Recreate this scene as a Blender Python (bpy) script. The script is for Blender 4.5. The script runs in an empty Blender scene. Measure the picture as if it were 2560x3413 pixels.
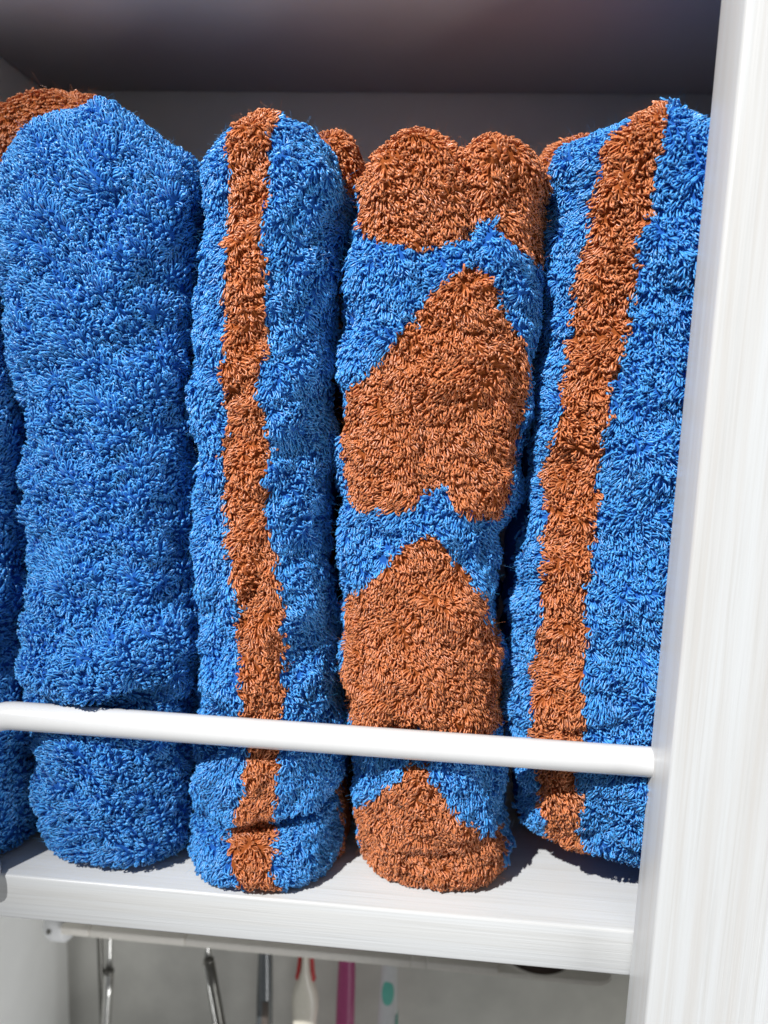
import bpy, bmesh, math, random
import numpy as np
from mathutils import Vector, Matrix

# ------------------------------------------------------------------ camera, world, lamps, exposure
scene = bpy.context.scene
rng = np.random.default_rng(7)
random.seed(7)

def make_camera():
    yaw, pitch, roll = -0.0796, 0.1496, 0.0370
    cy_, sy_, cp, sp = math.cos(yaw), math.sin(yaw), math.cos(pitch), math.sin(pitch)
    fwd = Vector((sy_ * cp, cy_ * cp, -sp))
    right = Vector((cy_, -sy_, 0.0))
    up = right.cross(fwd)
    r2 = right * math.cos(roll) + up * math.sin(roll)
    u2 = -right * math.sin(roll) + up * math.cos(roll)
    cam = bpy.data.cameras.new('camera')
    ob = bpy.data.objects.new('camera', cam)
    scene.collection.objects.link(ob)
    m = Matrix.Identity(4)
    for i in range(3):
        m[i][0], m[i][1], m[i][2] = r2[i], u2[i], -fwd[i]
    m[0][3], m[1][3], m[2][3] = 0.0, -0.2693, 0.1961
    ob.matrix_world = m
    cam.sensor_fit = 'VERTICAL'
    cam.sensor_height = 24.0
    cam.lens = 764.2 / 1024.0 * 24.0
    cam.clip_start, cam.clip_end = 0.01, 20.0
    cam.dof.use_dof = True
    cam.dof.focus_distance = 0.275
    cam.dof.aperture_fstop = 5.0
    scene.camera = ob
make_camera()

world = bpy.data.worlds.new('World')
scene.world = world
world.use_nodes = True
bg = world.node_tree.nodes['Background']
bg.inputs['Color'].default_value = (0.93, 0.96, 1.0, 1.0)      # even light of the room
bg.inputs['Strength'].default_value = 0.21

def lamp(name, kind, to_light, dist, aim, energy, color, **kw):
    d = bpy.data.lights.new(name, kind)
    d.energy = energy
    d.color = color
    for k, v in kw.items():
        setattr(d, k, v)
    o = bpy.data.objects.new(name, d)
    scene.collection.objects.link(o)
    v = Vector(to_light).normalized()
    o.location = Vector(aim) + v * dist
    o.rotation_euler = (-v).to_track_quat('-Z', 'Y').to_euler()
    return o
# hard key light: one small bright lamp above, in front and to the left
lamp('key_lamp', 'SPOT', (-0.45, -0.585, 0.675), 3.0, (0.14, 0.0, 0.12), 715.0, (1.0, 0.995, 0.985),
     shadow_soft_size=0.010, spot_size=math.radians(16.6), spot_blend=0.85)
# soft fill added at the lower right to brighten the lower left
lamp('fill_lamp', 'AREA', (0.68, -0.52, -0.52), 2.2, (-0.05, 0.05, -0.05), 27.0, (0.97, 0.985, 1.0), size=1.1)

scene.view_settings.view_transform = 'Standard'
scene.view_settings.look = 'None'
scene.view_settings.exposure = 0.0
scene.view_settings.gamma = 1.0
scene.view_settings.use_curve_mapping = False
scene.render.engine = 'CYCLES'
scene.cycles.max_bounces = 8
scene.cycles.diffuse_bounces = 5

# ------------------------------------------------------------------ helpers
COL = scene.collection

def link(o, parent=None):
    COL.objects.link(o)
    if parent is not None:
        o.parent = parent
    return o

def thing(name, label, cat, loc=(0, 0, 0), group=None):
    o = bpy.data.objects.new(name, None)
    o.empty_display_size = 0.02
    o.location = loc
    link(o)
    tag(o, label, cat, group)
    return o

def tag(o, label, cat, group=None):
    o['label'] = label
    o['category'] = cat
    if group:
        o['group'] = group

def obj(name, bm, mat, parent=None, smooth=True):
    me = bpy.data.meshes.new(name)
    bm.normal_update()
    bm.to_mesh(me)
    bm.free()
    if smooth:
        me.polygons.foreach_set('use_smooth', [True] * len(me.polygons))
    me.materials.append(mat)
    o = bpy.data.objects.new(name, me)
    link(o, parent)
    if parent is not None:
        o.matrix_parent_inverse = Matrix.Translation(-Vector(parent.location))
    return o

def box_bm(x0, x1, y0, y1, z0, z1, bevel=0.0, seg=3):
    bm = bmesh.new()
    bmesh.ops.create_cube(bm, size=1.0)
    for v in bm.verts:
        v.co = Vector(((x0 + x1) / 2 + v.co.x * (x1 - x0), (y0 + y1) / 2 + v.co.y * (y1 - y0), (z0 + z1) / 2 + v.co.z * (z1 - z0)))
    if bevel > 0:
        bmesh.ops.bevel(bm, geom=bm.edges[:], offset=bevel, segments=seg, affect='EDGES', profile=0.5)
    return bm

def tube_bm(path, radii, sides=16, squash=1.0):
    """closed tube along a path of points; squash scales its depth (y)"""
    bm = bmesh.new()
    pts = [Vector(p) for p in path]
    rings = []
    ref = Vector((0, 1, 0))
    for i, p in enumerate(pts):
        t = (pts[min(i + 1, len(pts) - 1)] - pts[max(i - 1, 0)]).normalized()
        a = ref.cross(t)
        if a.length < 1e-6:
            a = Vector((1, 0, 0)).cross(t)
        a.normalize()
        b = t.cross(a)
        r = radii[i] if hasattr(radii, '__len__') else radii
        ring = []
        for k in range(sides):
            th = 2 * math.pi * k / sides
            ring.append(bm.verts.new(p + a * math.cos(th) * r + b * math.sin(th) * r * squash))
        rings.append(ring)
    for i in range(len(rings) - 1):
        for k in range(sides):
            bm.faces.new((rings[i][k], rings[i][(k + 1) % sides], rings[i + 1][(k + 1) % sides], rings[i + 1][k]))
    bm.faces.new(rings[0][::-1])
    bm.faces.new(rings[-1])
    bmesh.ops.recalc_face_normals(bm, faces=bm.faces[:])
    return bm

# ------------------------------------------------------------------ materials
def new_mat(name):
    m = bpy.data.materials.new(name)
    m.use_nodes = True
    return m, m.node_tree.nodes, m.node_tree.links, m.node_tree.nodes['Principled BSDF']

def wood_white(name, axis, base=(0.53, 0.54, 0.545), streak=(0.485, 0.475, 0.46), rough=0.34):
    """white-washed laminate: fine streaks that run along one axis"""
    m, N, L, P = new_mat(name)
    tc = N.new('ShaderNodeTexCoord')
    def grain(sc_across, sc_along, detail, off):
        mp = N.new('ShaderNodeMapping')
        s = [sc_across] * 3
        s[axis] = sc_along
        mp.inputs['Scale'].default_value = s
        mp.inputs['Location'].default_value = (off, off * 1.7, off * 0.6)
        L.new(tc.outputs['Object'], mp.inputs['Vector'])
        n = N.new('ShaderNodeTexNoise')
        n.inputs['Scale'].default_value = 1.0
        n.inputs['Detail'].default_value = detail
        n.inputs['Roughness'].default_value = 0.62
        n.inputs['Distortion'].default_value = 0.35
        L.new(mp.outputs['Vector'], n.inputs['Vector'])
        return n
    g1, g2, g3 = grain(210, 4.0, 5, 0.3), grain(750, 9.0, 3, 1.9), grain(1500, 24.0, 2, 4.1)
    r1 = N.new('ShaderNodeValToRGB')
    r1.color_ramp.elements[0].position, r1.color_ramp.elements[1].position = 0.42, 0.70
    r1.color_ramp.elements[0].color = (*base, 1)
    r1.color_ramp.elements[1].color = (*streak, 1)
    L.new(g1.outputs['Fac'], r1.inputs['Fac'])
    r2 = N.new('ShaderNodeValToRGB')
    r2.color_ramp.elements[0].position, r2.color_ramp.elements[1].position = 0.50, 0.72
    r2.color_ramp.elements[0].color = (1, 1, 1, 1)
    r2.color_ramp.elements[1].color = (0.91, 0.90, 0.885, 1)
    L.new(g2.outputs['Fac'], r2.inputs['Fac'])
    mx = N.new('ShaderNodeMix')
    mx.data_type, mx.blend_type = 'RGBA', 'MULTIPLY'
    mx.inputs[0].default_value = 1.0
    L.new(r1.outputs['Color'], mx.inputs[6])
    L.new(r2.outputs['Color'], mx.inputs[7])
    L.new(mx.outputs[2], P.inputs['Base Color'])
    add = N.new('ShaderNodeMath')
    add.operation = 'ADD'
    L.new(g2.outputs['Fac'], add.inputs[0])
    L.new(g3.outputs['Fac'], add.inputs[1])
    bp = N.new('ShaderNodeBump')
    bp.inputs['Strength'].default_value = 0.35
    bp.inputs['Distance'].default_value = 0.00025
    L.new(add.outputs[0], bp.inputs['Height'])
    L.new(bp.outputs['Normal'], P.inputs['Normal'])
    P.inputs['Roughness'].default_value = rough
    return m

def plain(name, color, rough=0.4, metal=0.0, noise=0.0, nscale=300.0, coat=0.0):
    m, N, L, P = new_mat(name)
    P.inputs['Roughness'].default_value = rough
    P.inputs['Metallic'].default_value = metal
    P.inputs['Coat Weight'].default_value = coat
    tc = N.new('ShaderNodeTexCoord')
    n = N.new('ShaderNodeTexNoise')
    n.inputs['Scale'].default_value = nscale
    n.inputs['Detail'].default_value = 4
    L.new(tc.outputs['Object'], n.inputs['Vector'])
    r = N.new('ShaderNodeValToRGB')
    r.color_ramp.elements[0].position, r.color_ramp.elements[1].position = 0.35, 0.65
    r.color_ramp.elements[0].color = (*[c * (1 - noise) for c in color], 1)
    r.color_ramp.elements[1].color = (*[min(1, c * (1 + noise)) for c in color], 1)
    L.new(n.outputs['Fac'], r.inputs['Fac'])
    L.new(r.outputs['Color'], P.inputs['Base Color'])
    return m

def yarn(name, color):
    """soft spun yarn: dye varies from loop to loop, light passes through a little"""
    m, N, L, P = new_mat(name)
    at = N.new('ShaderNodeAttribute')
    at.attribute_name = 'tone'
    tc = N.new('ShaderNodeTexCoord')
    n = N.new('ShaderNodeTexNoise')
    n.inputs['Scale'].default_value = 900.0
    n.inputs['Detail'].default_value = 2
    L.new(tc.outputs['Object'], n.inputs['Vector'])
    ad = N.new('ShaderNodeMath')
    ad.operation = 'MULTIPLY_ADD'
    L.new(n.outputs['Fac'], ad.inputs[0])
    ad.inputs[1].default_value = 0.5
    L.new(at.outputs['Fac'], ad.inputs[2])
    r = N.new('ShaderNodeValToRGB')
    e = r.color_ramp.elements
    e[0].position, e[1].position = 0.15, 1.15
    e[0].color = (*[c * 0.80 for c in color], 1)
    e[1].color = (*[min(1.0, c * 1.12) for c in color], 1)
    L.new(ad.outputs[0], r.inputs['Fac'])
    L.new(r.outputs['Color'], P.inputs['Base Color'])
    P.inputs['Roughness'].default_value = 0.38
    P.inputs['Specular IOR Level'].default_value = 0.9
    P.inputs['Sheen Weight'].default_value = 0.12
    P.inputs['Sheen Roughness'].default_value = 0.4
    tr = N.new('ShaderNodeBsdfTranslucent')
    L.new(r.outputs['Color'], tr.inputs['Color'])
    mx = N.new('ShaderNodeMixShader')
    mx.inputs[0].default_value = 0.32
    L.new(P.outputs[0], mx.inputs[1])
    L.new(tr.outputs[0], mx.inputs[2])
    L.new(mx.outputs[0], N['Material Output'].inputs['Surface'])
    return m

M = {
    'wood_v': wood_white('white_laminate_upright', 2),
    'wood_h': wood_white('white_laminate_shelf', 0, streak=(0.505, 0.505, 0.495)),
    'panel_shaded': plain('white_panel_shaded', (0.42, 0.395, 0.41), 0.6, noise=0.015, nscale=60),  # same white as the other boards, with the shade darkened into it
    'back': plain('white_panel_lit_back', (0.84, 0.81, 0.82), 0.6, noise=0.015, nscale=60),  # lighter copy of the board white, carries the light on the back
    'side': plain('white_panel_lit_side', (0.82, 0.82, 0.80), 0.55, noise=0.015, nscale=60),  # lighter copy of the board white, carries the light on the sides
    'enamel': plain('white_enamel', (0.60, 0.60, 0.60), 0.28, noise=0.01, coat=0.4),
    'wall': plain('papered_wall', (0.76, 0.745, 0.69), 0.8, noise=0.07, nscale=38),
    'cream': plain('cream_plastic', (0.92, 0.87, 0.79), 0.45, noise=0.02),
    'white_plastic': plain('white_plastic', (0.82, 0.82, 0.82), 0.4, noise=0.02),
    'hole': plain('hole_shade', (0.10, 0.07, 0.06), 0.5, noise=0.1),  # darkness inside the holder's opening, given as a colour
    'steel': plain('brushed_steel', (0.60, 0.59, 0.56), 0.26, 1.0, noise=0.08, nscale=200),
    'dark_steel': plain('dark_steel', (0.15, 0.145, 0.13), 0.35, 0.8, noise=0.1),
    'smoke': plain('smoke_grey_plastic', (0.10, 0.11, 0.115), 0.2, noise=0.1, coat=0.5),
    'taupe': plain('taupe_plastic', (0.13, 0.105, 0.09), 0.4, noise=0.05),
    'ivory': plain('ivory_plastic', (0.85, 0.80, 0.68), 0.3, noise=0.02),
    'red': plain('red_rubber', (0.55, 0.03, 0.03), 0.4, noise=0.05),
    'pink': plain('magenta_plastic', (0.42, 0.06, 0.19), 0.35, noise=0.04),
    'teal': plain('teal_rubber', (0.16, 0.62, 0.50), 0.45, noise=0.04),
    'blue': yarn('blue_yarn', (0.075, 0.435, 1.0)),
    'orange': yarn('rust_orange_yarn', (0.77, 0.265, 0.092)),
}
for k, c in (('blue_cloth_shaded', (0.016, 0.085, 0.32)), ('orange_cloth_shaded', (0.23, 0.062, 0.018))):  # ground weave, darkened for the shade between the loops
    M[k] = plain(k, c, 1.0, noise=0.15, nscale=700)
    M[k].node_tree.nodes['Principled BSDF'].inputs['Specular IOR Level'].default_value = 0.0
for k, w, b in (('wall', 0.4, 260.0),):
    nt = M[k].node_tree
    n = nt.nodes.new('ShaderNodeTexNoise')
    n.inputs['Scale'].default_value = b
    bp = nt.nodes.new('ShaderNodeBump')
    bp.inputs['Strength'].default_value = w
    bp.inputs['Distance'].default_value = 0.0006
    tcn = nt.nodes.new('ShaderNodeTexCoord')
    nt.links.new(tcn.outputs['Object'], n.inputs['Vector'])
    nt.links.new(n.outputs['Fac'], bp.inputs['Height'])
    nt.links.new(bp.outputs['Normal'], nt.nodes['Principled BSDF'].inputs['Normal'])

# ------------------------------------------------------------------ the cabinet and the wall
XL, XR, YB, H = -0.2235, 0.160, 0.150, 0.3505
wall = obj('wall', box_bm(-0.60, 0.60, 0.157, 0.19, -0.60, 0.80), M['wall'])
wall['kind'] = 'structure'

cab = thing('cabinet', 'white wood-grain open shelf cabinet holding the rolled towels', 'cabinet', (0, 0.07, -0.45))
obj('shelf_board', box_bm(XL + 0.0005, XR - 0.0005, 0.0, YB - 0.0005, -0.0190, 0.0, 0.0012), M['wood_h'], cab)
obj('upper_board', box_bm(XL + 0.0005, XR - 0.0005, 0.036, YB - 0.0005, H, H + 0.018, 0.001), M['panel_shaded'], cab)
obj('back_panel', box_bm(XL - 0.012, XR + 0.012, YB, YB + 0.006, -0.0188, 0.44), M['back'], cab)
obj('side_panel', box_bm(XL - 0.016, XL, 0.0, YB - 0.0003, -0.45, 0.44, 0.001), M['side'], cab)
obj('side_panel', box_bm(XR, XR + 0.016, 0.0005, YB - 0.0003, -0.45, 0.44, 0.001), M['side'], cab)
obj('bounce_shelf', box_bm(XL + 0.0005, XR - 0.0005, 0.0, YB - 0.0005, -0.318, -0.300, 0.001), M['wood_h'], cab)  # unseen, added to bounce key light up under the towel shelf
obj('front_post', box_bm(0.0784, XR + 0.03, -0.0254, -0.0004, -0.45, 0.44, 0.0016, 4), M['wood_v'], cab)

def rail_path():
    xs0, xs1, z, r, zfoot = -0.1795, 0.150, 0.0692, 0.018, 0.001
    p = [(xs0, -0.002, zfoot + (z - r - zfoot) * k / 6) for k in range(7)]
    for k in range(1, 10):
        a = math.pi / 2 * k / 9
        p.append((xs0 + r - r * math.cos(a), -0.002, z - r + r * math.sin(a)))
    for k in range(1, 24):
        x = xs0 + r + (xs1 - r - xs0 - r) * k / 24
        p.append((x, -0.002, z))
    for k in range(0, 10):
        a = math.pi / 2 * k / 9
        p.append((xs1 - r + r * math.sin(a), -0.002, z - r + r * math.cos(a)))
    p += [(xs1, -0.002, zfoot + (z - r - zfoot) * k / 6) for k in range(5, -1, -1)]
    return p

# ------------------------------------------------------------------ rolled terry towels
# outlines in millimetres: left/right edge as (height, x), ridge of the top as (x, height),
# woven colour areas as (x, height) on the front face
T_t1 = {
    'left': [(-10.6,-164.2),(0.3,-166.0),(32.8,-168.2),(64.4,-170.3),(105.3,-171.0),(144.8,-170.7),(173.4,-171.7),(201.2,-173.6),(215.7,-178.0),(237.2,-178.1),(258.3,-179.2)],
    'right': [(1.8,-100.1),(17.0,-99.1),(38.5,-97.0),(63.3,-98.1),(89.9,-95.1),(109.8,-96.2),(129.1,-99.1),(167.1,-100.1),(203.7,-100.1),(230.4,-99.2),(256.3,-97.4),(273.3,-96.8)],
    'top': [(-181.9,266.4),(-177.3,284.7),(-172.4,289.9),(-165.6,295.1),(-158.0,299.0),(-149.5,302.0),(-143.0,303.5),(-131.9,305.4),(-124.6,301.3),(-115.5,296.7),(-106.3,293.1),(-99.0,279.7)],
}
T_t2 = {
    'left': [(-4.6,-99.0),(6.1,-101.1),(16.8,-102.1),(48.8,-98.7),(99.9,-96.2),(129.1,-98.7),(167.1,-99.5),(203.7,-100.1),(239.1,-97.3),(269.9,-96.8),(285.0,-93.8)],
    'right': [(1.1,-36.2),(22.3,-37.8),(43.3,-36.4),(61.7,-36.9),(83.7,-39.5),(113.0,-41.3),(141.5,-45.5),(169.4,-45.6),(196.7,-44.5),(223.2,-43.5),(247.2,-43.3),(270.7,-42.2),(285.5,-44.4)],
    'top': [(-96.3,284.8),(-93.6,289.8),(-88.2,295.7),(-72.1,300.8),(-61.4,299.3),(-52.4,296.0),(-45.1,288.7)],
    'stripe': [(-78.2,335.0),(-81.3,274.9),(-81.3,264.1),(-80.0,251.7),(-81.6,235.9),(-81.0,219.8),(-81.8,203.4),(-81.3,190.2),(-81.9,169.8),(-81.1,152.6),(-78.7,136.9),(-76.8,121.0),(-74.0,99.3),(-71.9,71.5),(-71.2,62.1),(-72.6,46.6),(-76.1,30.7),(-78.3,22.6),(-76.0,12.8),(-72.1,5.1),(-66.3,-8.5),(-60.3,-7.9),(-59.0,4.4),(-61.0,16.2),(-63.0,25.9),(-59.6,39.9),(-57.9,53.6),(-57.9,72.6),(-58.6,94.8),(-59.0,116.6),(-61.0,132.6),(-64.5,149.9),(-65.1,167.2),(-66.1,182.4),(-68.1,199.0),(-67.0,212.1),(-67.6,228.2),(-67.0,244.1),(-67.2,262.8),(-65.8,278.1),(-64.9,335.0)],
}
T_t3 = {
    'left': [(8.1,-29.4),(22.8,-31.9),(43.6,-32.5),(59.7,-35.9),(73.8,-37.3),(113.1,-39.4),(141.7,-41.2),(160.4,-41.7),(187.8,-42.5),(214.4,-43.2),(240.5,-41.6),(257.4,-40.4),(274.1,-37.9)],
    'right': [(7.5,34.1),(38.5,32.3),(58.6,29.2),(78.4,27.1),(116.9,22.9),(126.4,23.3),(145.1,24.0),(163.6,28.3),(190.6,31.0),(225.3,32.2),(242.2,32.8),(258.8,33.4),(275.1,33.1)],
    'top': [(-37.7,277.1),(-34.5,286.3),(-25.9,292.2),(-17.3,293.9),(-6.7,291.5),(-1.4,287.8),(3.6,292.1),(10.3,295.0),(18.9,293.4),(25.9,291.1),(31.2,287.9)],
    'cap': [(-36.9,297.7),(-35.7,260.2),(-34.4,254.1),(-30.2,250.3),(-22.1,248.9),(-13.2,246.8),(-6.1,248.5),(1.7,251.7),(4.7,256.4),(7.6,260.2),(11.8,255.0),(17.7,249.8),(24.2,246.1),(29.6,246.5),(38.1,247.9),(34.5,298.1)],
    'arrow1': [(5.4,241.8),(-2.3,237.8),(-8.5,231.4),(-13.0,224.9),(-19.2,216.8),(-25.5,209.4),(-32.0,203.5),(-37.6,196.7),(-39.1,188.4),(-39.6,178.4),(-38.6,171.7),(-37.8,163.3),(-34.7,156.6),(-27.0,155.2),(-15.1,155.8),(-8.6,159.6),(-3.0,165.7),(3.2,160.1),(6.7,156.1),(16.9,153.2),(21.0,153.4),(23.6,164.5),(25.2,174.5),(26.4,186.1),(27.9,200.7),(27.2,211.9),(24.8,216.6),(20.8,224.3),(17.2,230.5),(12.1,236.6)],
    'arrow2': [(-4.7,147.8),(-11.3,144.9),(-17.9,138.5),(-24.5,131.1),(-31.2,124.5),(-36.2,118.0),(-36.1,101.8),(-36.1,83.5),(-34.8,70.5),(-31.1,66.7),(-15.1,66.8),(-8.1,69.7),(-4.8,73.7),(-1.1,69.7),(7.8,68.1),(27.2,68.7),(26.4,76.9),(24.9,87.8),(23.5,102.1),(20.1,110.8),(16.4,115.9),(16.9,123.0),(11.5,127.9),(6.0,136.3),(0.6,142.9)],
    'arrow3': [(-8.1,60.4),(-14.5,51.3),(-21.3,42.2),(-28.3,32.9),(-29.9,26.9),(-27.1,-4.7),(32.7,1.2),(30.2,18.7),(24.0,27.8),(14.8,34.7),(9.0,43.8),(3.3,50.9),(-2.3,58.0)],
}
T_t4 = {
    'left': [(20.2,35.3),(28.3,32.9),(46.7,32.7),(62.6,28.9),(92.1,27.2),(117.1,26.6),(136.0,27.3),(161.9,29.3),(185.3,30.5),(208.1,30.7),(221.9,31.6),(242.2,32.8),(262.1,33.2),(283.2,32.9)],
    'top': [(33.7,287.9),(34.9,295.2),(42.2,299.6),(55.4,301.8),(64.3,304.2),(69.8,307.1),(75.9,303.0),(83.7,298.8),(88.9,296.5)],
    'stripe': [(60.5,335.0),(58.3,292.7),(51.9,288.1),(49.3,282.3),(47.2,270.5),(47.0,263.1),(46.2,254.1),(43.3,240.4),(43.6,226.5),(42.3,212.4),(40.9,198.0),(40.0,188.2),(38.4,176.7),(38.2,166.8),(38.6,150.0),(38.7,136.4),(39.0,119.0),(38.5,101.3),(38.2,79.7),(37.9,72.3),(41.2,61.5),(43.3,42.9),(46.9,27.9),(50.8,19.4),(53.9,3.3),(69.6,4.8),(66.0,17.1),(59.8,31.0),(57.1,44.0),(55.0,60.7),(56.6,73.7),(54.9,89.9),(54.0,107.7),(52.7,125.1),(53.9,142.4),(54.5,155.9),(54.8,172.5),(55.7,185.6),(56.1,196.9),(59.0,209.7),(61.0,223.9),(62.0,239.3),(61.7,252.9),(64.1,260.4),(65.9,273.7),(67.3,283.9),(68.3,291.8),(70.5,335.0)],
}
T_t0 = {
    'right': [(-11.0,-168.5),(21.9,-170.0),(64.3,-171.3),(105.3,-171.4),(144.7,-172.1),(182.7,-173.3),(210.2,-178.2),(237.2,-180.0)],
}


def interp(tab, v):
    t = np.array(tab)
    return np.interp(v, t[:, 0], t[:, 1])

def smooth_tab(tab, v, w):
    return (interp(tab, v - w) + 2 * interp(tab, v) + interp(tab, v + w)) / 4

class Noise:
    """sum of random sine waves in space"""
    def __init__(self, seed, wavelength, n=14):
        r = np.random.default_rng(seed)
        d = r.normal(size=(n, 3))
        d /= np.linalg.norm(d, axis=1)[:, None]
        self.k = d * (2 * np.pi / wavelength) * r.uniform(0.6, 1.6, n)[:, None]
        self.p = r.uniform(0, 2 * np.pi, n)
        self.s = math.sqrt(2.0 / n)
    def __call__(self, P):
        return np.sin(P @ self.k.T + self.p).sum(-1) * self.s

def inside(poly, x, z):
    poly = np.array(poly)
    c = np.zeros(x.shape, bool)
    n = len(poly)
    for i in range(n):
        x0, z0 = poly[i]
        x1, z1 = poly[(i + 1) % n]
        if z0 == z1:
            continue
        hit = ((z0 > z) != (z1 > z)) & (x < (x1 - x0) * (z - z0) / (z1 - z0) + x0)
        c ^= hit
    return c

def loft(spec):
    """grid of points (mm) of one upright roll, from the foot over the rounded top"""
    nu, nv = spec.get('grid', (110, 150))
    ph = np.linspace(0, 2 * np.pi, nu, endpoint=False)
    zs = spec['shoulder']
    n_side = int(nv * 0.80)
    zz = np.concatenate([np.linspace(0, zs, n_side), np.full(nv - n_side, zs)])
    phi = np.concatenate([np.zeros(n_side), np.linspace(0, np.pi / 2, nv - n_side + 1)[1:]])
    PH, ZZ = np.meshgrid(ph, zz)
    _, FI = np.meshgrid(ph, phi)
    w = spec.get('inset', 1.4)
    xl = smooth_tab(spec['left'], ZZ, 7) + w
    xr = smooth_tab(spec['right'], ZZ, 7) - w
    yf = smooth_tab(spec['front'], ZZ, 3)
    yb = spec['back']
    a, b = (xr - xl) / 2, (yb - yf) / 2
    xc, yc = (xr + xl) / 2, (yb + yf) / 2
    e = 2.0 / spec.get('power', 3.0)
    cs, sn = np.cos(PH), np.sin(PH)
    ux = np.sign(cs) * np.abs(cs) ** e
    uy = np.sign(sn) * np.abs(sn) ** e
    foot = np.clip(ZZ / 9.0, 0, 1)
    sc = 0.86 + 0.14 * np.sqrt(np.clip(1 - (1 - foot) ** 2, 0, 1))
    cap = np.cos(FI) ** spec.get('cap', 0.40)
    X = xc + a * ux * sc * cap
    Y = yc + b * uy * sc * cap
    zt = smooth_tab(spec['top'], X, 3) - w - 4.0
    Z = ZZ + (zt - zs) * np.sin(FI)
    t = np.clip((Y - yf) / (yb - yf), 0, 1)
    Z = Z + spec.get('lift', 0.0) * (1 - t) * np.clip(1 - ZZ / 120.0, 0, 1)
    Z = Z + spec.get('lift_left', 0.0) * np.clip((xr - X) / (xr - xl), 0, 1) * np.clip(1 - ZZ / 70.0, 0, 1)
    P = np.stack([X, Y, Z], -1)
    for rep in range(1):
        Nn = normals(P)
        d = np.zeros(X.shape)
        for seed, wl, amp in spec.get('lumps', ((1, 36.0, 1.3), (2, 15.0, 0.8), (3, 7.0, 0.35))):
            d += Noise(seed + spec['seed'] * 10, wl)(P) * amp
        for pts, width, depth in spec.get('grooves', ()):
            pts = np.array(pts, float)
            dist = np.full(X.shape, 1e9)
            for i in range(len(pts) - 1):
                p0, p1 = pts[i], pts[i + 1]
                q = p1 - p0
                s = np.clip(((X - p0[0]) * q[0] + (Z - p0[1]) * q[1]) / (q @ q), 0, 1)
                dist = np.minimum(dist, np.hypot(X - p0[0] - s * q[0], Z - p0[1] - s * q[1]))
            front = np.clip(-Nn[..., 1] * 1.6 + 0.5 * (Nn[..., 2] > 0.2), 0, 1)
            d -= depth * np.exp(-(dist / width) ** 2) * front
        d *= np.clip(ZZ / 12.0, 0.1, 1) * (1 - 0.6 * np.sin(FI))
        P = P + Nn * d[..., None]
    P[..., 2] = np.maximum(P[..., 2], 0.6)
    return P

def normals(P):
    du = np.roll(P, -1, 1) - np.roll(P, 1, 1)
    dv = np.gradient(P, axis=0)
    n = np.cross(du, dv)
    l = np.linalg.norm(n, axis=-1, keepdims=True)
    n = n / np.maximum(l, 1e-9)
    n[-1] = (0, 0, 1)
    return n

def colour_of(spec, P, Nn):
    """index of the colour area at each point: 0 blue, 1.. orange areas"""
    idx = np.zeros(P.shape[:-1], int)
    if spec.get('all_orange'):
        return idx + 1
    wob = Noise(spec['seed'] + 77, 5.0)(P) * 0.55
    for i, (nm, poly) in enumerate(spec.get('areas', ())):
        m = inside(poly, P[..., 0] + wob, P[..., 2] + wob * 0.7) & (Nn[..., 1] < 0.25)
        idx[m] = i + 1
    return idx

def mesh_from_arrays(name, V, F, mats, parent, mat_idx=None, tone=None):
    me = bpy.data.meshes.new(name)
    nf, k = F.shape
    me.vertices.add(len(V))
    me.vertices.foreach_set('co', V.astype(np.float32).ravel())
    me.loops.add(nf * k)
    me.loops.foreach_set('vertex_index', F.astype(np.int32).ravel())
    me.polygons.add(nf)
    me.polygons.foreach_set('loop_start', np.arange(0, nf * k, k, dtype=np.int32))
    me.polygons.foreach_set('loop_total', np.full(nf, k, np.int32))
    me.polygons.foreach_set('use_smooth', np.ones(nf, bool))
    for m in mats:
        me.materials.append(m)
    if mat_idx is not None:
        me.polygons.foreach_set('material_index', mat_idx.astype(np.int32).ravel())
    if tone is not None:
        at = me.attributes.new('tone', 'FLOAT', 'POINT')
        at.data.foreach_set('value', tone.astype(np.float32))
    me.update(calc_edges=True)
    o = bpy.data.objects.new(name, me)
    link(o, parent)
    if parent is not None:
        o.matrix_parent_inverse = Matrix.Translation(-Vector(parent.location))
    return o

def lattice(P, Nn, su, sv, seed):
    """rows of loop feet, evenly spaced over the grid"""
    r = np.random.default_rng(seed)
    nv, nu, _ = P.shape
    mer = P[:, int(nu * 0.75)]
    arc = np.concatenate([[0], np.cumsum(np.linalg.norm(np.diff(mer, axis=0), axis=1))])
    # near the very top a ring shrinks to a point, so rows follow the front meridian
    nrow = int(arc[-1] / sv)
    rows = np.interp((np.arange(nrow) + 0.5) * sv, arc, np.arange(nv))
    fv, fu = [], []
    ring = np.concatenate([P, P[:, :1]], 1)
    seg = np.linalg.norm(np.diff(ring, axis=1), axis=2)
    for i, rv in enumerate(rows):
        k = int(min(round(rv), nv - 1))
        c = np.concatenate([[0], np.cumsum(seg[k])])
        n = max(3, int(c[-1] / su))
        s = ((np.arange(n) + (0.5 if i % 2 else 0.0) + r.normal(0, 0.20, n)) / n % 1.0) * c[-1]
        fu.append(np.interp(s, c, np.arange(nu + 1)))
        fv.append(np.clip(rv + r.normal(0, 0.24, n) * sv / max(arc[-1] / nv, 0.1), 0, nv - 1.001))
    fv, fu = np.concatenate(fv), np.concatenate(fu) % nu
    i0, j0 = fv.astype(int), fu.astype(int)
    i1, j1 = np.minimum(i0 + 1, nv - 1), (j0 + 1) % nu
    a, b = (fv - i0)[:, None], (fu - j0)[:, None]
    def bl(A):
        return (A[i0, j0] * (1 - a) + A[i1, j0] * a) * (1 - b) + (A[i0, j1] * (1 - a) + A[i1, j1] * a) * b
    n = bl(Nn)
    n /= np.maximum(np.linalg.norm(n, axis=1, keepdims=True), 1e-9)
    return bl(P), n

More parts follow.
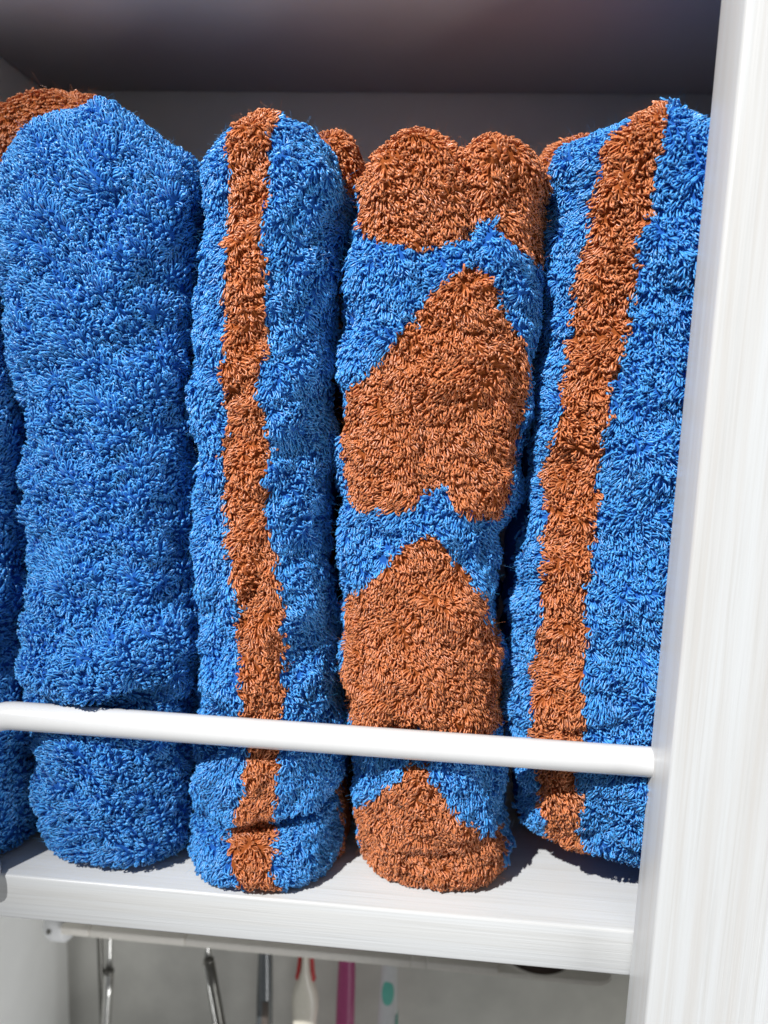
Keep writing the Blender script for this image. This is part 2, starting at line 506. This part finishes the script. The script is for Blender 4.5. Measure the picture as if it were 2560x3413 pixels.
NR, NS = 7, 3                          # rings and sides of the yarn of one loop
def loops_geometry(Q, Nn, spec, seed, zmin=0.7):
    """one bent loop of yarn per foot; returns vertices (mm) and faces"""
    r = np.random.default_rng(seed)
    n = len(Q)
    lean_dir = np.zeros((n, 3))
    nap = np.array(spec.get('nap', (0.0, 0.0, -1.0)))
    lean_dir += nap
    for k in range(3):
        lean_dir[:, k] += 0.45 * Noise(spec['seed'] * 31 + k, 20.0)(Q) + 0.33 * Noise(spec['seed'] * 53 + k, 7.0)(Q)
    lean_dir += r.normal(0, 0.42, (n, 3))
    t = lean_dir - (lean_dir * Nn).sum(1, keepdims=True) * Nn
    lt = np.linalg.norm(t, axis=1, keepdims=True)
    t /= np.maximum(lt, 1e-6)
    b = np.cross(Nn, t)
    Hh = 0.80 * spec.get('pile', 3.4) * r.uniform(0.78, 1.2, n)
    W = r.uniform(0.6, 1.0, n) * spec.get('wide', 1.0)
    L = spec.get('lean', 2.3) * np.clip(lt[:, 0], 0.3, 1.4) * r.uniform(0.6, 1.3, n)
    rad = spec.get('yarn', 0.345) * r.uniform(0.85, 1.15, n)
    tw0 = r.uniform(-0.8, 0.8, n)
    tw1 = tw0 + r.uniform(-0.8, 0.8, n)
    s = np.linspace(0.02, 0.98, NR)
    C = np.zeros((NR, n, 3))
    for i, si in enumerate(s):
        h = math.sin(math.pi * si) ** 0.85
        wx = math.sin(2 * math.pi * si) * (0.35 + 0.65 * math.sin(math.pi * si)) + 0.28 * math.cos(math.pi * si)
        th = tw0 + (tw1 - tw0) * h
        wd = b * np.cos(th)[:, None] + t * (np.sin(th) * 0.7)[:, None]
        C[i] = Q + Nn * (Hh * h * (1 - 0.18 * h) - 0.5)[:, None] + t * (L * h ** 1.6)[:, None] + wd * (W * wx)[:, None] \
            + np.array([0, 0, -1.0]) * (0.35 * h ** 3 * Hh * 0.3)[:, None]
    T = np.gradient(C, axis=0)
    T /= np.maximum(np.linalg.norm(T, axis=2, keepdims=True), 1e-9)
    A = np.cross(T, b[None] + 0.31 * Nn[None])
    A /= np.maximum(np.linalg.norm(A, axis=2, keepdims=True), 1e-9)
    B = np.cross(T, A)
    V = np.zeros((n, NR, NS, 3))
    thick = 0.8 + 0.3 * np.sin(np.pi * s)
    for k in range(NS):
        an = 2 * np.pi * k / NS
        V[:, :, k] = np.transpose(C + (A * math.cos(an) + B * math.sin(an)) * (rad[None, :, None] * thick[:, None, None]), (1, 0, 2))
    V[..., 2] = np.maximum(V[..., 2], zmin + 0.25 * r.random((n, 1, 1)))
    return V

def loop_faces(n):
    f = []
    for i in range(NR - 1):
        for k in range(NS):
            f.append((i * NS + k, i * NS + (k + 1) % NS, (i + 1) * NS + (k + 1) % NS, (i + 1) * NS + k))
    f = np.array(f)
    return (f[None] + (np.arange(n) * NR * NS)[:, None, None]).reshape(-1, 4)

LOOPS = [0]
def add_roll(parent, spec, cloth_name='cloth'):
    P = loft(spec)
    Nn = normals(P)
    nv, nu, _ = P.shape
    idx = np.arange(nv * nu).reshape(nv, nu)
    F = np.stack([idx[:-1], np.roll(idx, -1, 1)[:-1], np.roll(idx, -1, 1)[1:], idx[1:]], -1).reshape(-1, 4)
    # close the foot with a strip of quads across it
    base = idx[0]
    bot = [(base[(nu - k) % nu], base[(nu - k - 1) % nu], base[k + 1], base[k]) for k in range(0, nu // 2 - 1)]
    F = np.concatenate([F, np.array(bot)])
    Pf = P.reshape(-1, 3)
    fc = Pf[F].mean(1)
    fn = Nn.reshape(-1, 3)[F].mean(1)
    ci = colour_of(spec, fc, fn)
    mesh_from_arrays(cloth_name, Pf / 1000, F, [M['blue_cloth_shaded'], M['orange_cloth_shaded']], parent, (ci > 0).astype(int), np.full(len(Pf), 0.1))
    Q, qn = lattice(P, Nn, spec.get('su', 1.62), spec.get('sv', 1.53), spec['seed'])
    keep = (qn[:, 1] < spec.get('cull', 0.45)) & (qn[:, 2] > -0.8)
    x0, x1 = spec.get('xrange', (-1e9, 1e9))
    keep &= (Q[:, 0] > x0) & (Q[:, 0] < x1)
    keep &= (Q[:, 1] < 35) | (Q[:, 2] > 228)               # hidden depth between touching rolls
    keep &= Q[:, 2] > spec.get('zfrom', -1)
    Q, qn = Q[keep], qn[keep]
    V = loops_geometry(Q, qn, spec, spec['seed'] + 500)
    c = colour_of(spec, Q, qn)
    tone = np.repeat(np.random.default_rng(spec['seed']).uniform(0, 0.65, len(Q)), NR * NS)
    names = [spec.get('blue_name', 'blue_pile')] + [a[0] for a in spec.get('areas', (('orange_pile', 0),))]
    for i, nm in enumerate(names):
        m = c == i
        if not m.any():
            continue
        o = mesh_from_arrays(nm, V[m].reshape(-1, 3) / 1000, loop_faces(m.sum()), [M['blue'] if i == 0 else M['orange']], parent, None,
                             tone[np.repeat(m, NR * NS)])
        o['kind'] = 'stuff'
        LOOPS[0] += int(m.sum())
    # stray fibres round the outline
    r = np.random.default_rng(spec['seed'] + 900)
    ns = 4 * spec.get('strays', 500)
    if ns:
        top = np.where((qn[:, 2] > 0.15) | (np.abs(qn[:, 0]) > 0.6))[0]
        pick = r.choice(top, min(ns, len(top)), replace=False)
        for ci_, mat, nm in ((0, 'blue', 'stray_fibres'), (1, 'orange', 'stray_fibres')):
            sel = pick[(c[pick] > 0) == bool(ci_)]
            if len(sel) < 5:
                continue
            p0 = Q[sel] + qn[sel] * 2.5
            d = qn[sel] + r.normal(0, 0.7, (len(sel), 3))
            bend = r.normal(0, 1.0, (len(sel), 3))
            ln = r.uniform(0.5, 1.3, len(sel))[:, None]
            nseg = 4
            VV = np.zeros((len(sel), nseg, 2, 3))
            for k in range(nseg):
                u = k / (nseg - 1)
                q = p0 + d * ln * u + bend * ln * 0.9 * u * u
                wv = np.cross(d, (0.3, -1.0, 0.2))
                wv /= np.linalg.norm(wv, axis=1, keepdims=True)
                VV[:, k, 0] = q - wv * 0.014
                VV[:, k, 1] = q + wv * 0.014
            VV[..., 2] = np.maximum(VV[..., 2], 0.8)
            f = np.array([(2 * k, 2 * k + 1, 2 * k + 3, 2 * k + 2) for k in range(nseg - 1)])
            f = (f[None] + (np.arange(len(sel)) * nseg * 2)[:, None, None]).reshape(-1, 4)
            o = mesh_from_arrays(nm, VV.reshape(-1, 3) / 1000, f, [M[mat]], parent, None, np.full(len(sel) * nseg * 2, 0.5))
            o['kind'] = 'stuff'

GR = 'rolled terry towels standing on the shelf'
# leftmost, half out of the picture
t = thing('rolled_towel', 'dark blue rolled towel cut off by the left picture edge', 'towel', (-0.195, 0.05, 0), GR)
add_roll(t, dict(seed=1, left=[(0, -216), (300, -216)], right=T_t0['right'], top=[(-220, 262), (-196, 268), (-176, 255)],
                 front=[(0, 4), (30, 3), (69, 8), (90, 8), (250, 12)], back=88, shoulder=235, lift=2, cull=0.2, strays=150,
                 nap=(0.1, 0, 0.9), xrange=(-205, 0), su=1.8, sv=1.7, pile=3.4))

# plain blue roll with an orange edge behind its top
t = thing('rolled_towel', 'wide plain blue rolled towel with a rust orange edge behind its top', 'towel', (-0.135, 0.05, 0), GR)
add_roll(t, dict(seed=2, left=T_t1['left'], right=T_t1['right'], top=T_t1['top'],
                 front=[(0, 5), (12, 3), (35, 1.5), (50, 0.5), (59, 2), (69, 7), (77, 2), (83, -7.0), (92, -6.0), (112, 2), (130, 6), (180, 7), (240, 6), (270, 7)],
                 back=78, shoulder=266, lift=3.5, power=2.5, nap=(-0.25, 0, 0.75), pile=3.8, wide=0.9, su=1.6, sv=1.52,
                 grooves=[([(-118, 235), (-108, 238), (-100, 236)], 5, 3.0), ([(-130, 222), (-118, 234)], 4, 1.6),
                          ([(-128, 108), (-112, 112), (-98, 118)], 6, 2.2), ([(-140, 15), (-139, 0)], 5, 2.5),
                          ([(-139, 40), (-134, 5)], 5, 1.5), ([(-118, 300), (-110, 262)], 4, 1.2)]))
add_roll(t, dict(seed=3, all_orange=True, left=[(0, -200), (300, -207)], right=[(0, -120), (300, -128)], zfrom=225,
                 top=[(-208, 285), (-202, 302), (-197, 313), (-188, 320), (-178, 322), (-165, 322), (-150, 320), (-128, 308)],
                 front=[(0, 50), (300, 48)], back=92, shoulder=283, grid=(70, 90), areas=(('orange_edge', 0),), cull=0.2, strays=200, su=1.8, sv=1.7), 'inner_cloth')

# narrow roll with one orange stripe
t = thing('rolled_towel', 'narrow blue rolled towel with one upright orange stripe and a hem crease near its foot', 'towel', (-0.07, 0.05, 0), GR)
add_roll(t, dict(seed=4, left=T_t2['left'], right=T_t2['right'], top=T_t2['top'], areas=(('orange_stripe', T_t2['stripe']),),
                 front=[(0, 2), (8, -2), (20, 0), (26, 5), (34, 2), (50, 0.5), (59, 1.5), (69, 6.5), (79, 2), (90, 2), (110, 4), (240, 5), (270, 6)],
                 back=80, shoulder=276, lift=1.0, power=2.6, nap=(0.1, 0, -0.7), pile=3.3,
                 grooves=[([(-104, 24), (-79, 24.5), (-62, 27), (-48, 29.5), (-30, 37)], 2.4, 8.0), ([(-62, 286), (-50, 277)], 3, 2.2),
                          ([(-66, 250), (-67, 120)], 2, 0.8), ([(-83, 290), (-83, 30)], 2.0, 1.0)]))
add_roll(t, dict(seed=5, all_orange=True, left=[(0, -62), (300, -66)], right=[(0, -33), (60, -39), (90, -42), (167, -46.5), (190, -45), (288, -37), (300, -37)],
                 top=[(-66, 296), (-52, 303), (-42, 302), (-36, 296), (-32, 288)],
                 front=[(0, 24), (40, 28), (300, 36)], back=84, shoulder=272, grid=(70, 90), areas=(('orange_edge', 0),), cull=0.2, strays=120, su=1.8, sv=1.7,
                 xrange=(-58, 0)), 'inner_cloth')

# roll with orange arrowheads
t = thing('rolled_towel', 'blue rolled towel with stacked orange arrowheads and a double-humped orange top', 'towel', (-0.005, 0.05, 0), GR)
add_roll(t, dict(seed=6, left=T_t3['left'], right=T_t3['right'], top=T_t3['top'],
                 areas=(('orange_top', T_t3['cap']), ('orange_arrowhead', T_t3['arrow1']), ('orange_arrowhead', T_t3['arrow2']), ('orange_arrowhead', T_t3['arrow3'])),
                 front=[(0, 13), (10, 10), (35, 4), (50, 1.5), (59, 2), (69, 6.5), (79, 2), (90, 2), (110, 4), (150, 6), (240, 4), (270, 4)],
                 back=84, shoulder=274, lift=0.5, power=2.9, nap=(0.05, 0, -0.75), pile=3.3,
                 grooves=[([(-1.5, 300), (2, 275), (5, 255), (7, 240)], 3.5, 5.0), ([(-28, 262), (-20, 250)], 4, 1.5),
                          ([(-7, 205), (-9, 160)], 3.0, 2.2), ([(-18, 185), (-23, 160)], 3, 1.5), ([(-8, 150), (-15, 70)], 3, 1.6),
                          ([(18, 122), (24, 108)], 4, 2.0), ([(8, 255), (32, 247)], 3, 1.5)]))

# roll behind the post with a slanting stripe
t = thing('rolled_towel', 'blue rolled towel with a slanting orange stripe, partly behind the white post', 'towel', (0.08, 0.05, 0), GR)
add_roll(t, dict(seed=8, left=T_t4['left'], right=[(0, 132), (300, 126)], top=T_t4['top'] + [(100, 297), (115, 294), (128, 285)],
                 areas=(('orange_stripe', T_t4['stripe']),),
                 front=[(0, 20), (12, 12), (35, 4), (50, 1.0), (59, 1.5), (69, 6.5), (79, 2), (90, 2), (110, 4), (240, 5), (270, 7)],
                 back=92, shoulder=280, lift=9.0, lift_left=12.0, power=2.5, nap=(-0.2, 0, -0.6), pile=3.7, xrange=(-1e9, 108), strays=300,
                 grooves=[([(47, 290), (60, 292)], 3, 1.8), ([(66, 285), (62, 262), (72, 255)], 3, 2.0), ([(44, 176), (47, 160)], 3, 1.8),
                          ([(62, 30), (75, 27), (95, 30)], 3, 2.2), ([(36, 200), (38, 150)], 3, 1.2), ([(60, 245), (90, 225)], 5, 1.5)]))
add_roll(t, dict(seed=9, all_orange=True, left=[(0, 40), (300, 25)], right=[(0, 70), (300, 70)],
                 top=[(24, 292), (28, 299), (36, 305), (50, 308), (70, 300)],
                 front=[(0, 60), (300, 50)], back=92, shoulder=276, grid=(70, 90), areas=(('orange_edge', 0),), cull=0.2, strays=80, su=1.8, sv=1.7,
                 xrange=(0, 60)), 'inner_cloth')
print('LOOPS', LOOPS[0])

# ------------------------------------------------------------------ retaining rail
rail = thing('retaining_rail', 'white enamelled round bar across the front of the towels', 'rail', (-0.01, -0.002, 0.0))
obj('bar', tube_bm(rail_path(), 0.0054, 24), M['enamel'], rail)
for fx in (-0.1795, 0.150):
    obj('foot', tube_bm([(fx, -0.002, z) for z in (0.0003, 0.0035)], 0.0085, 24), M['enamel'], rail)

# ------------------------------------------------------------------ brush holder under the shelf
HT, HB, HF = -0.0985, -0.1028, 0.0962          # top, bottom, front of its lip
hold = thing('brush_holder', 'cream plastic toothbrush holder strip under the shelf with rounded ends', 'holder', (-0.05, 0.125, HB))
cuts = [-0.1990, -0.1830, -0.1290, -0.0060, 0.0022, 0.0400]
for i in range(len(cuts) - 1):
    obj('lip_segment', box_bm(cuts[i] + 0.0002, cuts[i + 1] - 0.0002, HF, HF + 0.006, HB, HT, 0.0004, 2), M['cream'], hold)
def plate_with_hole():
    """the right end of the strip: a plate with a round hole for cups and rounded corners"""
    bm = bmesh.new()
    HT = -0.1004
    cx, cy_, ro = 0.0620, 0.1176, 0.0200
    x0, x1, y0, y1, rc = 0.0402, 0.1000, HF, 0.1480, 0.009
    n = 72
    def outer(a):
        dx, dy = math.cos(a), math.sin(a)
        lx = ((x1 - cx) / dx if dx > 1e-9 else (x0 - cx) / dx if dx < -1e-9 else 1e9)
        ly = ((y1 - cy_) / dy if dy > 1e-9 else (y0 - cy_) / dy if dy < -1e-9 else 1e9)
        t = min(lx, ly)
        x, y = cx + dx * t, cy_ + dy * t
        if x > x1 - rc and y < y0 + rc:                       # rounded front corner
            q = Vector((x - (x1 - rc), y - (y0 + rc)))
            if q.length > rc:
                q = q.normalized() * rc
            x, y = x1 - rc + q.x, y0 + rc + q.y
        return x, y
    rings = {}
    angs = [2 * math.pi * k / n for k in range(n)]
    for key, z in (('t', HT), ('b', HB)):
        rings['o' + key] = [bm.verts.new((*outer(a), z)) for a in angs]
        rings['i' + key] = [bm.verts.new((cx + ro * math.cos(a), cy_ + ro * math.sin(a), z)) for a in angs]
    rings['rt'] = [bm.verts.new((cx + (ro + 0.0014) * math.cos(a), cy_ + (ro + 0.0014) * math.sin(a), HT + 0.0008)) for a in angs]
    rings['st'] = [bm.verts.new((cx + (ro + 0.0026) * math.cos(a), cy_ + (ro + 0.0024) * math.sin(a), HT)) for a in angs]
    for k in range(n):
        j = (k + 1) % n
        for a, b in (('ot', 'st'), ('st', 'rt'), ('rt', 'it'), ('it', 'ib'), ('ib', 'ob'), ('ob', 'ot')):
            bm.faces.new((rings[a][k], rings[a][j], rings[b][j], rings[b][k]))
    bmesh.ops.recalc_face_normals(bm, faces=bm.faces[:])
    return bm
obj('cup_plate', plate_with_hole(), M['cream'], hold, smooth=False)
obj('dark_disc', tube_bm([(0.062, 0.1176, HB + 0.0002), (0.062, 0.1176, HB + 0.0008)], [0.0190, 0.0197], 40), M['hole'], hold)  # dark disc added to stand for the shade inside the opening
obj('back_strip', box_bm(-0.1985, 0.0398, 0.128, 0.1480, HB, HT, 0.001), M['cream'], hold)
for x in (-0.1990, -0.1480, -0.1010, -0.0765, -0.0530, -0.0300, -0.0045, 0.0060, 0.0370):
    obj('bridge', box_bm(x + 0.0006, x + 0.0028, HF + 0.0062, 0.1278, HB + 0.001, HT - 0.001), M['cream'], hold)
end = obj('end_cap', tube_bm([(-0.2130, 0.110, -0.104), (-0.2115, 0.110, -0.104), (-0.2085, 0.110, -0.104), (-0.2010, 0.110, -0.104), (-0.1994, 0.110, -0.104)],
                             [0.006, 0.0095, 0.0115, 0.0115, 0.0105], 32), M['white_plastic'], hold)
obj('screw', tube_bm([(-0.2068, 0.0975, -0.1035), (-0.2068, 0.1000, -0.1035)], [0.0012, 0.0014], 14), M['dark_steel'], end)

# ------------------------------------------------------------------ things hanging in the holder
def ribbon(path, widths, depth, sides=20):
    """rounded flat handle: an elliptical section that follows a path of (x, z)"""
    bm = bmesh.new()
    rings = []
    for (x, y, z), w in zip(path, widths):
        rings.append([bm.verts.new((x + w * math.cos(2 * math.pi * k / sides), y + depth * math.sin(2 * math.pi * k / sides), z)) for k in range(sides)])
    for i in range(len(rings) - 1):
        for k in range(sides):
            bm.faces.new((rings[i][k], rings[i][(k + 1) % sides], rings[i + 1][(k + 1) % sides], rings[i + 1][k]))
    bm.faces.new(rings[0][::-1])
    bm.faces.new(rings[-1])
    bmesh.ops.recalc_face_normals(bm, faces=bm.faces[:])
    return bm

def line(x0, z0, x1, z1, n, y=0.114):
    return [(x0 + (x1 - x0) * k / (n - 1), y, z0 + (z1 - z0) * k / (n - 1)) for k in range(n)]

HY = 0.114
GT = 'grooming tools hanging in the holder'
t = thing('metal_tool', 'thin dark metal rod hanging leftmost under the shelf', 'tool', (-0.185, HY, -0.23), GT)
obj('rod', tube_bm(line(-0.1855, -0.094, -0.1838, -0.235, 8), 0.00165, 14), M['dark_steel'], t)
obj('head', tube_bm(line(-0.1856, -0.090, -0.1855, -0.0942, 3), [0.0024, 0.0034, 0.0024], 14), M['dark_steel'], t)

t = thing('metal_tool', 'bright steel tool with a jointed shank beside the thin dark rod', 'tool', (-0.183, HY, -0.23), GT)
obj('neck', tube_bm(line(-0.1786, -0.092, -0.1800, -0.1370, 6), [0.0026, 0.0017, 0.0017, 0.0017, 0.0018, 0.0019], 16), M['steel'], t)
obj('joint', tube_bm(line(-0.1800, -0.1360, -0.1803, -0.1392, 4), [0.0022, 0.0030, 0.0030, 0.0026], 16), M['dark_steel'], t)
obj('handle', tube_bm(line(-0.1803, -0.1388, -0.1870, -0.235, 8), 0.0029, 18), M['steel'], t)

t = thing('metal_tool', 'steel tool with a dark handle slanting alone under the shelf', 'tool', (-0.11, HY, -0.23), GT)
obj('neck', tube_bm(line(-0.1245, -0.092, -0.1213, -0.1240, 6), [0.0026, 0.0018, 0.0018, 0.0018, 0.0018, 0.0019], 16), M['steel'], t)
obj('joint', tube_bm(line(-0.1213, -0.1230, -0.1210, -0.1256, 4), [0.0021, 0.0029, 0.0029, 0.0026], 16), M['dark_steel'], t)
obj('handle', tube_bm(line(-0.1209, -0.1252, -0.1020, -0.235, 8), 0.0028, 18), M['dark_steel'], t)
obj('bright_side', tube_bm(line(-0.1232, -0.1262, -0.1043, -0.235, 8, HY - 0.0012), 0.0012, 12), M['steel'], t)

GB = 'toothbrushes hanging in the holder'
def brush(label, x, body, path_w, depth=0.0042):
    b = thing('toothbrush', label, 'toothbrush', (x, HY, -0.23), GB)
    zs = [p[0] for p in path_w]
    # smooth the widths down the handle
    n = 26
    zz = np.linspace(zs[0], zs[-1], n)
    ww = np.interp(-zz, [-q for q in zs], [p[1] for p in path_w])
    ww[1:-1] = (ww[:-2] + 2 * ww[1:-1] + ww[2:]) / 4
    obj('handle', ribbon([(x, HY, z) for z in zz], ww, depth), M[body], b)
    hd = obj('head', ribbon([(x, HY, z) for z in (-0.0905, -0.086, -0.074, -0.066, -0.063)], [0.0026, 0.0048, 0.0054, 0.0046, 0.0024], 0.0024), M[body], b)
    obj('bristles', box_bm(x - 0.0042, x + 0.0042, HY - 0.0110, HY - 0.0022, -0.0855, -0.0665, 0.0008, 2), M['white_plastic'], hd)
    return b

b = brush('smoke grey translucent toothbrush with a taupe lower handle', -0.0885, 'smoke',
          [(-0.090, 0.0030), (-0.104, 0.0034), (-0.115, 0.0040), (-0.140, 0.0046), (-0.235, 0.0050)])
obj('grip', ribbon(line(-0.0876, -0.1440, -0.0876, -0.2355, 6, HY - 0.0006), [0.0026, 0.0030, 0.0034, 0.0036, 0.0036, 0.0030], 0.0042), M['taupe'], b)
b = brush('ivory toothbrush with red strips beside its neck', -0.0652, 'ivory',
          [(-0.090, 0.0022), (-0.120, 0.0022), (-0.1285, 0.0026), (-0.1330, 0.0062), (-0.1395, 0.0080), (-0.147, 0.0080), (-0.158, 0.0066), (-0.180, 0.0055), (-0.235, 0.0050)])
for s in (-1, 1):
    obj('red_strip', tube_bm([(-0.0652 + s * 0.0031, HY, -0.0945), (-0.0652 + s * 0.0034, HY, -0.117), (-0.0652 + s * 0.0040, HY, -0.1262), (-0.0652 + s * 0.0043, HY, -0.1296), (-0.0652 + s * 0.0042, HY, -0.1312)],
                             [0.0010, 0.0011, 0.0013, 0.0017, 0.0010], 12), M['red'], b)
obj('dimple', tube_bm([(-0.0655, HY - 0.0044, -0.1480), (-0.0655, HY - 0.0038, -0.1480)], [0.0007, 0.0008], 12), M['cream'], b)
b = brush('plain magenta pink toothbrush with a flat tapering handle', -0.0420, 'pink',
          [(-0.090, 0.0036), (-0.104, 0.0042), (-0.125, 0.0050), (-0.160, 0.0054), (-0.235, 0.0056)])
b = brush('white toothbrush with a teal oval thumb pad', -0.0180, 'white_plastic',
          [(-0.090, 0.0034), (-0.106, 0.0038), (-0.122, 0.0048), (-0.150, 0.0056), (-0.235, 0.0058)])
bmo = bmesh.new()
bmesh.ops.create_uvsphere(bmo, u_segments=28, v_segments=14, radius=1.0)
for v in bmo.verts:
    v.co = Vector((-0.0182 + v.co.x * 0.0034, HY - 0.0034 + v.co.y * 0.0015, -0.1312 + v.co.z * 0.0086))
obj('thumb_pad', bmo, M['teal'], b)
obj('side_grip', ribbon(line(-0.0127, -0.146, -0.0127, -0.230, 5, HY), [0.0004, 0.0009, 0.001, 0.001, 0.0005], 0.0030), M['teal'], b)
